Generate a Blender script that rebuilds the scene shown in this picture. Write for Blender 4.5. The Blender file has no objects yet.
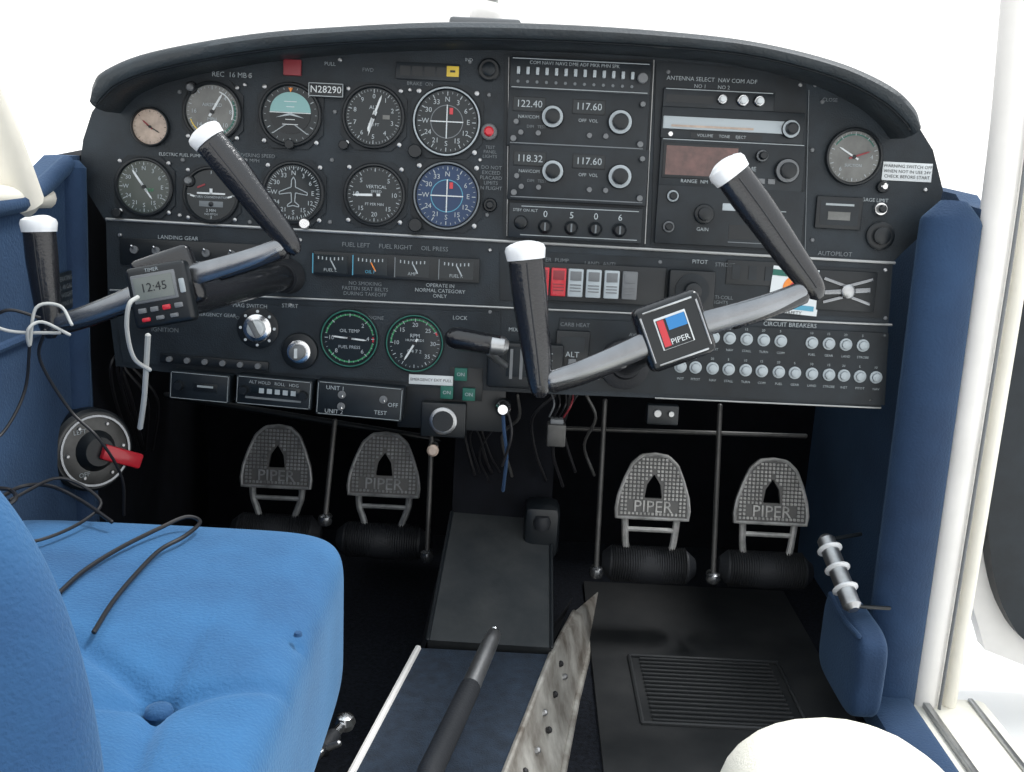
import bpy, bmesh, math, random
from mathutils import Vector, Matrix
random.seed(4)
f=1005.0; PITCH=math.radians(14); ROLL=math.radians(2.8)
C=Vector((0,0,0.8))
F=Vector((0,math.cos(PITCH),-math.sin(PITCH))); R0=Vector((1,0,0)); U0=Vector((0,math.sin(PITCH),math.cos(PITCH)))
Rt=R0*math.cos(ROLL)+U0*math.sin(ROLL); Up=-R0*math.sin(ROLL)+U0*math.cos(ROLL)
def ray(x,y): return F+Rt*((x-512)/f)+Up*((386-y)/f)
def at_d(x,y,d): return C+ray(x,y)*d
def at_y(x,y,Y): r=ray(x,y); return C+r*((Y-C.y)/r.y)
def at_z(x,y,Z): r=ray(x,y); return C+r*((Z-C.z)/r.z)
def at_x(x,y,X): r=ray(x,y); return C+r*((X-C.x)/r.x)
# camera
cd=bpy.data.cameras.new('camera'); cam=bpy.data.objects.new('camera',cd); bpy.context.collection.objects.link(cam)
cd.sensor_width=36; cd.lens=36*f/1024; cd.clip_start=.01; cd.clip_end=300
cam.matrix_world=Matrix(((Rt.x,Up.x,-F.x,C.x),(Rt.y,Up.y,-F.y,C.y),(Rt.z,Up.z,-F.z,C.z),(0,0,0,1)))
bpy.context.scene.camera=cam
try: bpy.context.scene.view_settings.view_transform='Standard'
except Exception: pass
# panel frame
T=math.radians(5)
PO=at_y(512,240,1.39); pu=Vector((1,0,0)); pv=Vector((0,math.sin(T),math.cos(T))); pw=Vector((0,-math.cos(T),math.sin(T)))
MP=Matrix(((pu.x,pv.x,pw.x,PO.x),(pu.y,pv.y,pw.y,PO.y),(pu.z,pv.z,pw.z,PO.z),(0,0,0,1)))
def U(x,y,w=0):
    r=ray(x,y); p0=PO+pw*w; t=(p0-C).dot(pw)/r.dot(pw); q=C+r*t-p0
    return Vector((q.dot(pu),q.dot(pv),w))
def K(x,y,w=0): return (U(x+1,y,w)-U(x,y,w)).length
K0=K(512,240)
# ---------- materials
MATS={}
def mat(name,col,r=.5,m=0,var=0,vs=30,bump=0,bs=300,sheen=0,coat=0,emit=0,spec=.5,stretch=None,col2=None):
    if name in MATS: return name
    mt=bpy.data.materials.new(name); mt.use_nodes=True; nt=mt.node_tree; b=nt.nodes['Principled BSDF']
    b.inputs['Base Color'].default_value=(*col,1); b.inputs['Roughness'].default_value=r; b.inputs['Metallic'].default_value=m
    b.inputs['Specular IOR Level'].default_value=spec
    if sheen: b.inputs['Sheen Weight'].default_value=sheen; b.inputs['Sheen Tint'].default_value=(.35,.6,.9,1)
    if coat: b.inputs['Coat Weight'].default_value=coat; b.inputs['Coat Roughness'].default_value=.08
    tc=nt.nodes.new('ShaderNodeTexCoord'); mp=nt.nodes.new('ShaderNodeMapping'); nt.links.new(tc.outputs['Object'],mp.inputs['Vector'])
    if stretch: mp.inputs['Scale'].default_value=stretch
    if var or col2:
        n=nt.nodes.new('ShaderNodeTexNoise'); n.inputs['Scale'].default_value=vs; n.inputs['Detail'].default_value=8; n.inputs['Roughness'].default_value=.62
        cr=nt.nodes.new('ShaderNodeValToRGB'); cr.color_ramp.elements[0].position=.32; cr.color_ramp.elements[1].position=.68
        cr.color_ramp.elements[0].color=(*[c*(1-var) for c in col],1); cr.color_ramp.elements[1].color=(*(col2 or [min(1,c*(1+var)) for c in col]),1)
        nt.links.new(mp.outputs[0],n.inputs['Vector']); nt.links.new(n.outputs['Fac'],cr.inputs[0]); nt.links.new(cr.outputs[0],b.inputs['Base Color'])
    if bump:
        n=nt.nodes.new('ShaderNodeTexNoise'); n.inputs['Scale'].default_value=bs; n.inputs['Detail'].default_value=3
        bp=nt.nodes.new('ShaderNodeBump'); bp.inputs['Strength'].default_value=bump; bp.inputs['Distance'].default_value=.002
        nt.links.new(mp.outputs[0],n.inputs['Vector']); nt.links.new(n.outputs['Fac'],bp.inputs['Height']); nt.links.new(bp.outputs[0],b.inputs['Normal'])
    MATS[name]=mt; return name
mat('panel_black',(.014,.021,.028),.5,var=.45,vs=12,bump=.25,bs=500,spec=.38)
mat('panel_dark',(.009,.014,.019),.45,var=.4,vs=15,spec=.36)
mat('radio_face',(.010,.015,.020),.42,var=.3,spec=.4)
mat('bezel_black',(.008,.011,.014),.38,spec=.45)
mat('face_black',(.010,.016,.020),.3,coat=.3,spec=.3)
mat('face_gray',(.12,.125,.12),.3,coat=.4,var=.3,vs=40)
mat('face_tan',(.42,.33,.27),.4,coat=.5,var=.25,vs=60)
mat('face_blue',(.008,.035,.10),.3,coat=.3,spec=.3)
mat('face_green',(.035,.05,.045),.3,coat=.4)
mat('teal',(.22,.42,.42),.4)
mat('white',(.66,.70,.72),.5)
mat('num',(.40,.45,.48),.5)
mat('text',(.34,.38,.40),.6)
mat('text_dim',(.16,.18,.195),.6)
mat('cyan',(.08,.32,.46),.5)
mat('green',(.03,.25,.10),.5)
mat('green_dk',(.01,.12,.09),.5)
mat('yellow',(.7,.5,.06),.5)
mat('orange',(.8,.25,.04),.5)
mat('red',(.55,.02,.035),.35,coat=.3)
mat('red_dull',(.25,.03,.04),.5)
mat('blue_logo',(.02,.2,.5),.4)
mat('chrome',(.75,.76,.77),.22,1)
mat('silver',(.45,.46,.47),.38,1,var=.2,vs=40)
mat('arm_gray',(.24,.25,.265),.27,.9,var=.15,vs=15)
mat('trim_silver',(.42,.43,.43),.4,.7)
mat('worn_metal',(.13,.11,.09),.5,.25,vs=16,bump=.3,bs=60,col2=(.55,.54,.50))
mat('tray_metal',(.09,.09,.088),.45,.5,var=.3,vs=20)
mat('pedal_base',(.13,.13,.128),.5,.4)
mat('pedal_metal',(.46,.46,.45),.5,.4,var=.35,vs=40)
mat('pedal_dark',(.27,.28,.285),.5,.4,var=.4,vs=40)
mat('rubber',(.016,.018,.022),.6,bump=.3,bs=300,spec=.4)
mat('grip_black',(.010,.011,.014),.22,bump=.3,bs=350,coat=.4)
mat('hood_black',(.015,.022,.028),.52,var=.35,vs=20,bump=.5,bs=260,spec=.55)
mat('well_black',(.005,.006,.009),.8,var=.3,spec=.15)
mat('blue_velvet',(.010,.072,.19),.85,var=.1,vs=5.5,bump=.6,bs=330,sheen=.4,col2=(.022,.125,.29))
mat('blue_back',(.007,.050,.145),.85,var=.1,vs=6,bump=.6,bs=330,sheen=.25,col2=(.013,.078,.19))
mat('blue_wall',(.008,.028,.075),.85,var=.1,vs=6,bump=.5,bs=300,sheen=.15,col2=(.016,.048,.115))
mat('blue_carpet',(.016,.027,.045),.95,var=.35,vs=60,bump=.9,bs=500)
mat('dark_carpet',(.009,.011,.016),.95,var=.6,vs=150,bump=1,bs=500,spec=.2)
mat('mat_black',(.010,.012,.014),.6,var=.1,vs=9,spec=.35,col2=(.026,.027,.028))
mat('mat_rib',(.022,.024,.026),.6)
mat('cream',(.8,.77,.68),.6,var=.08,vs=6)
mat('frame_white',(.82,.8,.77),.5,var=.06,vs=8)
mat('wing_white',(.9,.9,.88),.35)
mat('plate_gray',(.034,.040,.045),.5,.2,var=.1,vs=14,bump=.2,bs=100,col2=(.062,.066,.068))
mat('lcd',(.14,.16,.15),.25,coat=.6)
mat('display_red',(.09,.04,.035),.2,coat=.6,var=.5,vs=50)
mat('khaki',(.9,.86,.74),.9,var=.05,vs=12,bump=.4,bs=500)
mat('cable_black',(.01,.01,.012),.45)
mat('cable_white',(.40,.41,.40),.5)
mat('tarmac',(.8,.79,.77),.9,var=.06,vs=1)
mat('gray_plastic',(.15,.16,.17),.45)
mat('cap_alu',(.78,.8,.82),.35,.2)
# ---------- builder
class B:
    def __init__(s): s.v=[]; s.f=[]; s.m=[]; s.mats=[]
    def mi(s,m):
        if m not in s.mats: s.mats.append(m)
        return s.mats.index(m)
    def add(s,vs,fs,m,M=None):
        o=len(s.v); i=s.mi(m)
        for v in vs:
            v=Vector(v)
            if M is not None: v=M@v
            s.v.append(v)
        for q in fs: s.f.append([o+k for k in q]); s.m.append(i)
    def box(s,c,sz,m,bev=0,rz=0,M=None,seg=2):
        L=Matrix.Translation(Vector(c))@Matrix.Rotation(rz,4,'Z')
        if M is not None: L=M@L
        if bev<=0:
            x,y,z=[k/2 for k in sz]
            vs=[(-x,-y,-z),(x,-y,-z),(x,y,-z),(-x,y,-z),(-x,-y,z),(x,-y,z),(x,y,z),(-x,y,z)]
            fs=[(3,2,1,0),(4,5,6,7),(0,1,5,4),(1,2,6,5),(2,3,7,6),(3,0,4,7)]
            s.add(vs,fs,m,L); return
        bm=bmesh.new(); bmesh.ops.create_cube(bm,size=1)
        for v in bm.verts: v.co=Vector((v.co.x*sz[0],v.co.y*sz[1],v.co.z*sz[2]))
        bmesh.ops.bevel(bm,geom=list(bm.edges),offset=min(bev,min(sz)*.49),segments=seg,affect='EDGES',profile=.5)
        bm.verts.index_update()
        s.add([v.co.copy() for v in bm.verts],[[v.index for v in q.verts] for q in bm.faces],m,L); bm.free()
    def lathe(s,c,prof,m,seg=40,M=None,cap=True,sx=1,sy=1):
        L=Matrix.Translation(Vector(c)); 
        if M is not None: L=M@L
        vs=[];fs=[]
        for r,z in prof:
            for i in range(seg):
                a=2*math.pi*i/seg; vs.append((r*math.cos(a)*sx,r*math.sin(a)*sy,z))
        for j in range(len(prof)-1):
            for i in range(seg):
                k=(i+1)%seg; fs.append((j*seg+i,j*seg+k,(j+1)*seg+k,(j+1)*seg+i))
        if cap:
            fs.append(tuple(range((len(prof)-1)*seg,len(prof)*seg))); fs.append(tuple(reversed(range(seg))))
        s.add(vs,fs,m,L)
    def cyl(s,c,r,h,m,seg=24,M=None,ch=.12):
        e=min(r,h)*ch; s.lathe(c,[(r,0),(r,h-e),(r-e,h)],m,seg,M)
    def prism(s,pts,z0,z1,m,M=None):
        n=len(pts); vs=[(p[0],p[1],z0) for p in pts]+[(p[0],p[1],z1) for p in pts]
        fs=[tuple(range(n,2*n)),tuple(reversed(range(n)))]+[(i,(i+1)%n,n+(i+1)%n,n+i) for i in range(n)]
        s.add(vs,fs,m,M)
    def tube(s,path,rad,m,seg=14,M=None,flat=1.0,ref=None,round_ends=True):
        P=[Vector(p) for p in path]; n=len(P)
        if not hasattr(rad,'__len__'): rad=[rad]*n
        rad=list(rad)
        tan=[(P[min(i+1,n-1)]-P[max(i-1,0)]).normalized() for i in range(n)]
        if round_ends:
            a=P[0]-tan[0]*rad[0]*.5; b=P[-1]+tan[-1]*rad[-1]*.5
            P=[a]+P+[b]; rad=[rad[0]*.55]+rad+[rad[-1]*.55]; tan=[tan[0]]+tan+[tan[-1]]; n+=2
        r=Vector(ref) if ref else (Vector((0,0,1)) if abs(tan[0].z)<.9 else Vector((1,0,0)))
        vs=[];fs=[]
        nx=(r-tan[0]*r.dot(tan[0])).normalized()
        for i in range(n):
            nx=(nx-tan[i]*nx.dot(tan[i])).normalized(); ny=tan[i].cross(nx)
            for k in range(seg):
                a=2*math.pi*k/seg; vs.append(P[i]+nx*math.cos(a)*rad[i]*flat+ny*math.sin(a)*rad[i])
        for j in range(n-1):
            for k in range(seg):
                q=(k+1)%seg; fs.append((j*seg+k,j*seg+q,(j+1)*seg+q,(j+1)*seg+k))
        fs.append(tuple(range((n-1)*seg,n*seg))); fs.append(tuple(reversed(range(seg))))
        s.add(vs,fs,m,M)
    def done(s,name,M=None,parent=None,ang=38):
        me=bpy.data.meshes.new(name); me.from_pydata([tuple(v) for v in s.v],[],s.f)
        for m in s.mats: me.materials.append(MATS[m])
        me.polygons.foreach_set('material_index',s.m); me.polygons.foreach_set('use_smooth',[True]*len(s.f))
        me.update()
        bm=bmesh.new(); bm.from_mesh(me); bmesh.ops.recalc_face_normals(bm,faces=bm.faces); bm.to_mesh(me); bm.free()
        try: me.set_sharp_from_angle(angle=math.radians(ang))
        except Exception: pass
        o=bpy.data.objects.new(name,me); bpy.context.collection.objects.link(o)
        if parent: o.parent=parent
        if M is not None: o.matrix_basis=M
        return o
def text(parent,s,u,v,w,size,m='text',rot=0,align='CENTER',nm='lettering'):
    c=bpy.data.curves.new(nm,'FONT'); c.body=s; c.size=size; c.align_x=align; c.align_y='CENTER'
    c.materials.append(MATS[m]); c.resolution_u=2
    o=bpy.data.objects.new(nm,c); bpy.context.collection.objects.link(o); o.parent=parent
    o.matrix_basis=Matrix.Translation((u,v,w))@Matrix.Rotation(rot,4,'Z'); return o
def smooth(pts,n=8):
    P=[Vector(p) for p in pts]; P=[P[0]*2-P[1]]+P+[P[-1]*2-P[-2]]; out=[]
    for i in range(1,len(P)-2):
        a,b,c,d=P[i-1:i+3]
        for k in range(n):
            t=k/n; out.append(.5*((2*b)+(c-a)*t+(2*a-5*b+4*c-d)*t*t+(3*b-a-3*c+d)*t**3))
    out.append(P[-2]); return out
def TR(x,y,w=0): return MP@Matrix.Translation(U(x,y,w))
# ---------- instrument panel body
outline=[(80,165),(83,140),(92,112),(112,84),(150,66),(210,50),(300,40),(400,36),(500,34),(620,36),(720,45),(800,58),(870,80),(912,116),(933,150),(943,190),(936,222),(905,250),(893,262),(888,330),(881,408),(760,403),(655,398),(550,394),(440,388),(405,386),(300,378),(165,372),(116,366),(108,300),(106,222),(85,188)]
b=B(); pts=[U(x,y) for x,y in outline]
b.prism([(p.x,p.y) for p in pts],-.025,0,'panel_black')
def ptube(b,p,q,r,m,w=.002): b.tube([U(*p,w),U(*q,w)],r,m,seg=8,round_ends=False)
ptube(b,(106,219),(895,263),.0022,'trim_silver'); ptube(b,(110,290),(892,325),.0016,'trim_silver')
ptube(b,(655,398),(881,408),.0013,'trim_silver')
pl=[U(*p) for p in [(505,55),(653,60),(646,245),(503,237)]]; b.prism([(p.x,p.y) for p in pl],0,.0025,'panel_dark')
ptube(b,(509,57),(507,236),.0008,'trim_silver',.003)
ptube(b,(654,60),(645,244),.0008,'trim_silver',.003)
pl=[U(*p) for p in [(656,62),(806,72),(803,252),(651,245)]]; b.prism([(p.x,p.y) for p in pl],0,.002,'panel_dark')
ptube(b,(809,90),(805,252),.0006,'text_dim',.003)
pl=[U(*p) for p in [(115,300),(500,312),(500,384),(410,382),(300,374),(124,362)]]; b.prism([(p.x,p.y) for p in pl],0,.0025,'panel_black')
pl=[U(*p) for p in [(500,250),(890,270),(888,318),(500,300)]]; b.prism([(p.x,p.y) for p in pl],0,.002,'panel_dark')
for x,y in [(120,100),(180,92),(245,85),(335,112),(410,90),(489,95),(183,160),(245,160),(332,160),(412,155),(480,160),(180,215),(250,222),(330,222),(410,225),(487,215),(668,72),(800,85),(812,150),(812,240),(900,120),(925,190),(120,235),(300,240),(490,250),(660,262),(885,270),(125,300),(290,305),(490,312),(885,318),(870,400),(560,388),(660,330),(884,335),(822,102),(815,85),(250,76),(340,60),(470,62)]:
    c=U(x,y); b.lathe((c.x,c.y,0),[(.0028,0),(.0028,.002),(.0018,.003)],'silver' if (x*7+y)%5==0 else 'gray_plastic',10)
panel=b.done('instrument_panel',MP)
def lab(s,x,y,size=6,m='text',w=.0035,rot=0):
    c=U(x,y,w); text(panel,s,c.x,c.y,w,size*K0*1.25,m,rot)
labels=[("REC  16 MB 5",232,75,5.5),("PULL",330,64,4),("FWD",368,70,4),("BRAKE  ON",420,84,4),("IND",469,60,3.5),
("MANEUVERING SPEED\n129 MPH",250,158,4),("TEST\nPANEL\nLIGHTS",490,152,3.5),("DO NOT\nEXCEED\nPLACARD\nLIMITS\nIN FLIGHT",491,178,4),
("ELECTRIC FUEL PUMP",180,155,3.5),("LANDING GEAR",178,238,4.5),("OIL AND FUEL",180,284,4.5),("LEFT  RIGHT",150,278,4.5),("FUEL LEFT     FUEL RIGHT     OIL PRESS",395,247,5),
("NO SMOKING\nFASTEN SEAT BELTS\nDURING TAKEOFF",365,289,4.2),("OPERATE IN\nNORMAL CATEGORY\nONLY",440,291,4.2),("START",290,306,4.5),("MAG SWITCH",250,306,4.5),("PITOT",700,262,4.5),("STROBE",725,265,4.5),
("CIRCUIT BREAKERS",790,325,5),("LOCK",460,318,4.5),("MIXTURE",520,330,4.5),("CARB HEAT",575,325,4.5),
("BAGGAGE LIMIT",870,200,4),("CLOSE",830,100,4),("EMERGENCY GEAR",215,315,4),("MASTER  PUMP",550,260,4.5),("LAND  ANTI",600,264,4.5),
("IGNITION",165,330,5),("OFF",240,318,4),("AUTOPILOT",835,254,5),("ENGINE",375,318,4),("ANTI-COLL\nLIGHTS",720,300,4),("AIR\nDEFROST",165,312,4)]
for s,x,y,z in labels: lab(s,x,y,z,'text' if (x+y)%3 else 'text_dim')
for s,x,y,z in [("ANTENNA SELECT  NAV COM ADF",712,80,4.5),("NO 1        NO 2",712,87,4)]: lab(s,x,y,z)
# ---------- glareshield
outer=[(92,98),(94,82),(104,69),(150,51),(250,33),(350,25),(450,21),(550,23),(650,29),(750,40),(835,60),(890,84),(914,106),(920,125)]
inner=[(99,110),(108,100),(125,87),(165,73),(255,56),(350,47),(450,43),(550,45),(650,50),(745,59),(825,79),(872,101),(897,121),(910,137)]
os_=smooth([U(x,y,.07) for x,y in outer],6); is_=smooth([U(x,y,.07) for x,y in inner],6)
b=B(); rows=[]
for o,i in zip(os_,is_):
    d=o-i
    sec=[Vector((i.x-d.x*.0,i.y-d.y*.0+.004,-.01)),Vector((i.x,i.y,.05)),i+d*.08+Vector((0,0,.004)),i+d*.3+Vector((0,0,.014)),i+d*.6+Vector((0,0,.016)),i+d*.85+Vector((0,0,.008)),o+Vector((0,0,-.006)),Vector((o.x,o.y+.004,.02)),Vector((o.x*.98,o.y+.004,-.12)),Vector((o.x*.95,o.y-.03,-.48))]
    rows.append(sec)
n=len(rows[0]); vs=[v for r in rows for v in r]; fs=[]
for j in range(len(rows)-1):
    for k in range(n-1): fs.append((j*n+k,j*n+k+1,(j+1)*n+k+1,(j+1)*n+k))
fs.append(tuple(range(n))); fs.append(tuple((len(rows)-1)*n+k for k in range(n)))
b.add(vs,fs,'hood_black')
b.tube([i+(o-i)*.12+Vector((0,0,.008)) for o,i in zip(os_,is_)][2:-2],.0022,'bezel_black',6)
b.done('glareshield',MP,ang=60)
# ---------- gauges
def gauge(name,x,y,Rp,face='face_black',ticks=36,major=3,nums=None,needles=(),ring=None,labels=(),arcs=(),extra=None,square=True,bez='bezel_black',tickm='num'):
    R=Rp*K0; b=B()
    if square:
        q=R*1.04; cc=q*.45
        b.prism([(-q+cc,-q),(q-cc,-q),(q,-q+cc),(q,q-cc),(q-cc,q),(-q+cc,q),(-q,q-cc),(-q,-q+cc)],0,.002,'panel_dark')
        for sx in(-1,1):
            for sy in(-1,1): b.lathe((sx*q*.8,sy*q*.8,.002),[(R*.07,0),(R*.07,.001),(R*.04,.0016)],'silver',8)
    b.lathe((0,0,.001),[(R,0),(R,.005),(R*.97,.0065),(R*.92,.0068),(R*.88,.0035)],bez,48,cap=False)
    if ring: b.lathe((0,0,.001),[(R*.965,.0069),(R*.945,.0073),(R*.92,.0069)],ring,48,cap=False)
    b.cyl((0,0,.001),R*.9,.0025,face,48,ch=.01)
    z=.0038
    for a0,a1,rr,m,wd in arcs:
        n=max(3,int(abs(a1-a0)/6)); vs=[];fs=[]
        for i in range(n+1):
            a=math.radians(90-(a0+(a1-a0)*i/n))
            vs+= [(math.cos(a)*R*(rr-wd),math.sin(a)*R*(rr-wd),z),(math.cos(a)*R*(rr+wd),math.sin(a)*R*(rr+wd),z)]
        for i in range(n): fs.append((2*i,2*i+1,2*i+3,2*i+2))
        b.add(vs,fs,m)
    for i in range(ticks):
        a=2*math.pi*i/ticks; mj=(i%major==0); L=R*(.11 if mj else .06)
        b.box((math.sin(a)*(R*.84-L/2),math.cos(a)*(R*.84-L/2),z+.0001),(R*(.024 if mj else .013),L,.0003),tickm,0,-a)
    for a,l,m,wd in needles:
        a=math.radians(a); w=R*wd
        b.prism([(-w,-R*.18),(w,-R*.18),(w*.9,R*l*.8),(0,R*l),(-w*.9,R*l*.8)],z+.0006,z+.0012,m,Matrix.Rotation(-a,4,'Z'))
    if needles: b.cyl((0,0,z),R*.07,.002,'bezel_black',16)
    if extra: extra(b,R,z)
    o=b.done(name,TR(x,y,.0005))
    if nums:
        for i,s in enumerate(nums):
            if s=='' : continue
            a=2*math.pi*i/len(nums); text(o,s,math.sin(a)*R*.62,math.cos(a)*R*.62,z+.0004,R*.2,'num')
    for s,du,dv,sz,m in labels: text(o,s,du*R,dv*R,z+.0005,R*sz,'num' if m=='white' else m)
    return o
def knob_lr(b,R,z,side=-1):
    b.cyl((side*R*.92,-R*.92,.002),R*.15,.009,'bezel_black',14)
gauge('cabin_clock',151,127,19,'face_tan',24,3,needles=[(-50,.5,'red_dull',.04),(120,.6,'bezel_black',.03)],square=False,bez='bezel_black',tickm='bezel_black')
gauge('airspeed_indicator',213,112,29,'face_gray',40,4,['','4','8','10','12','14','16',''],[(30,.7,'white',.04)],arcs=[(60,180,.78,'green_dk',.03),(180,250,.78,'yellow',.02),(20,110,.70,'white',.02)],labels=[("AIRSPEED",0,.22,.16,'white'),("MPH",0,-.25,.16,'white')])
def att(b,R,z):
    n=20; p=[(R*.68*math.cos(math.pi*i/n),R*.68*math.sin(math.pi*i/n)) for i in range(n+1)]
    b.prism([(x*.95,y*.9+R*.08) for x,y in p],z,z+.0008,'teal')
    p=[(x*.95,-y*.9+R*.02) for x,y in p]; b.prism(p,z,z+.0008,'bezel_black')
    b.box((0,R*.06,z+.001),(R*1.3,R*.025,.0006),'white')
    for k,l in [(-.15,.3),(-.3,.5),(.24,.25),(.4,.4)]: b.box((0,R*k,z+.001),(R*l,R*.02,.0006),'white')
    b.prism([(-R*.45,-R*.1),(0,R*.06),(R*.45,-R*.1),(0,-R*.02)],z+.0014,z+.002,'num')
    for sgn in(-1,1): b.box((sgn*R*.35,-R*.45,z+.001),(R*.5,R*.03,.0006),'text',0,-sgn*.6)
    knob_lr(b,R,z,0); b.prism([(-R*.07,R*.82),(R*.07,R*.82),(0,R*.68)],z,z+.001,'orange')
gauge('attitude_indicator',291,115,31,'face_black',24,4,extra=att)
gauge('altimeter',374,117,31,'face_black',50,5,['0','1','2','3','4','5','6','7','8','9'],[(20,.72,'white',.035),(-160,.5,'white',.06),(195,.62,'white',.02)],labels=[("ALT",.0,.28,.16,'white'),("100 FT",0,-.25,.13,'white')],extra=lambda b,R,z:(b.box((R*.4,0,z+.0005),(R*.22,R*.13,.0005),'face_gray'),knob_lr(b,R,z,-1)))
def vor(b,R,z):
    for k in range(-4,5):
        if k: b.cyl((k*R*.1,0,z),R*.022,.0006,'cyan',8); b.cyl((0,k*R*.1,z),R*.022,.0006,'cyan',8)
    b.box((0,0,z+.0008),(R*.03,R*.95,.0006),'white'); b.box((0,-.0*R,z+.0008),(R*.95,R*.03,.0006),'white')
    b.box((R*.12,R*.3,z+.001),(R*.1,R*.18,.0006),'red')
    b.cyl((-R*.88,-R*.88,.002),R*.2,.012,'bezel_black',14)
cn=['N','3','6','E','12','15','S','21','24','W','30','33']
gauge('course_deviation_indicator',447,122,34,'face_black',36,3,cn,extra=vor,ring='num',arcs=[(0,360,.46,'text_dim',.012)])
gauge('directional_beam_indicator',447,196,34,'face_blue',36,3,cn,extra=vor,ring='text_dim',arcs=[(0,360,.46,'cyan',.012)])
gauge('radio_compass_indicator',145,187,29,'face_green',36,3,cn,[(-35,.7,'white',.04),(145,.5,'white',.03)],extra=lambda b,R,z:knob_lr(b,R,z,-1),labels=[("ADF",.2,-.1,.15,'green')])
def turn(b,R,z):
    b.box((0,R*.05,z+.0006),(R*1.0,R*.06,.0006),'white'); b.box((0,R*.12,z+.0006),(R*.1,R*.2,.0006),'white')
    b.box((-R*.35,R*.3,z+.0006),(R*.3,R*.06,.0006),'red_dull',0,.4)
    b.box((0,-R*.32,z+.0003),(R*.85,R*.2,.0006),'text_dim',.0001); b.lathe((0,-R*.32,z),[(R*.09,0),(R*.09,.001),(R*.03,.002)],'bezel_black',12)
    for sgn in (-1,1): b.box((sgn*R*.66,-R*.05,z+.0006),(R*.16,R*.06,.0006),'white',0,sgn*.3)
gauge('turn_coordinator',212,195,28,'face_black',4,1,extra=turn,labels=[("TURN COORDINATOR",0,-.08,.11,'white'),("2 MIN",0,-.55,.14,'white'),("NO PITCH",0,-.68,.1,'white')])
def dg(b,R,z):
    p=[(0,.5),(.06,.4),(.07,.18),(.45,.02),(.45,-.06),(.07,0),(.05,-.28),(.18,-.38),(.18,-.44),(0,-.4)]
    p=[(x*R,y*R) for x,y in p]; p=p+[(-x,y) for x,y in reversed(p[1:-1])]
    n=len(p)
    for i in range(n):
        a=Vector((*p[i],z+.001)); c=Vector((*p[(i+1)%n],z+.001)); b.tube([a,c],R*.016,'num',seg=4,round_ends=False)
    knob_lr(b,R,z,-1); b.cyl((R*.4,-R*.95,.002),R*.17,.012,'chrome',14)
gauge('heading_indicator',294,193,31,'face_black',72,2,cn,extra=dg)
gauge('vertical_speed_indicator',375,195,31,'face_black',40,4,['','5','10','15','20','15','10','5'],[(-92,.72,'white',.04)],labels=[("VERTICAL",.05,.25,.15,'white'),("SPEED",.05,.1,.13,'white'),("0",-.55,0,.24,'white'),("FT PER MIN",0,-.3,.12,'white')])
gauge('suction_gauge',853,157,28,'face_gray',30,3,['','','4','','','6','',''],[(-60,.65,'white',.03),(70,.6,'red_dull',.03)],square=False,arcs=[(-60,60,.76,'green_dk',.02)],labels=[("SUCTION",0,-.3,.14,'white')],bez='bezel_black')
gauge('oil_temperature_gauge',350,338,30,'face_black',32,4,['','2','4','6','','8','10',''],[(95,.6,'white',.03),(-85,.6,'white',.03)],arcs=[(-80,80,.8,'green',.025),(100,240,.8,'green',.025),(85,97,.8,'red',.025)],labels=[("OIL TEMP",.0,.25,.16,'white'),("FUEL PRESS",0,-.3,.15,'white')],square=False,ring='green_dk')
gauge('tachometer',415,343,30,'face_black',36,3,['20','25','30','35','','5','10','15'],[(-150,.7,'white',.035)],arcs=[(-90,60,.8,'green',.025),(60,68,.8,'red',.03)],labels=[("RPM",0,.25,.18,'white'),("HUNDREDS",0,.1,.12,'white'),("0 4 7 2",0,-.28,.17,'white')],square=False,ring='green_dk')
b=B(); R=19*K0; b.lathe((0,0,0),[(R*1.1,0),(R*1.1,.002),(R*1.0,.003)],'bezel_black',32); b.lathe((0,0,.003),[(R*.75,0),(R*.75,.003),(R*.65,.005)],'chrome',32)
b.lathe((0,0,.008),[(R*.5,0),(R*.45,.008),(R*.35,.01)],'white',14); b.box((0,0,.02),(R*.22,R*.95,.014),'gray_plastic',.001,.5)
for a in range(0,360,45): b.cyl((R*.9*math.cos(math.radians(a)),R*.9*math.sin(math.radians(a)),.003),R*.08,.001,'white',8)
b.done('ignition_switch',TR(258,328,.003))
b=B(); b.lathe((0,0,0),[(R*1.0,0),(R*.95,.005),(R*.7,.007)],'bezel_black',32); b.lathe((0,0,.007),[(R*.62,0),(R*.62,.002),(R*.5,.003)],'chrome',24)
b.lathe((0,0,.01),[(R*.42,0),(R*.4,.014),(R*.3,.016)],'gray_plastic',16); b.box((0,0,.028),(R*.14,R*.5,.004),'white'); b.done('cabin_light_dimmer',TR(300,351,.003))
def pad(name,x,y,wp,hp,h,m,bev=.0006,w=.0005,lbl=None,lm='text',ls=.6,extra=None):
    b=B(); k=K0; b.box((0,0,h/2),(wp*k,hp*k,h),m,bev)
    if extra: extra(b,k,h)
    o=b.done(name,TR(x,y,w))
    if lbl: text(o,lbl,0,0,h+.0004,hp*k*ls,lm)
    return o
pad('gear_warning_light',293,68,17,15,.006,'red_dull'); pad('marker_light',453,72,12,10,.005,'yellow',extra=lambda b,k,h:b.box((0,0,h),(5*k,2*k,.001),'bezel_black'))
pad('registration_placard',326,90,34,13,.0015,'bezel_black',w=.009,lbl='N28290',lm='white',ls=.72,extra=lambda b,k,h:[b.box((0,s*6*k,h),(33*k,.8*k,.0006),'text') for s in(-1,1)]+[b.box((s*16.5*k,0,h),(.8*k,12*k,.0006),'text') for s in(-1,1)])
pad('annunciator_strip',428,72,62,16,.004,'radio_face',extra=lambda b,k,h:[b.box((s*12*k-22*k,0,h),(10*k,9*k,.001),'bezel_black') for s in range(5)])
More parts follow.
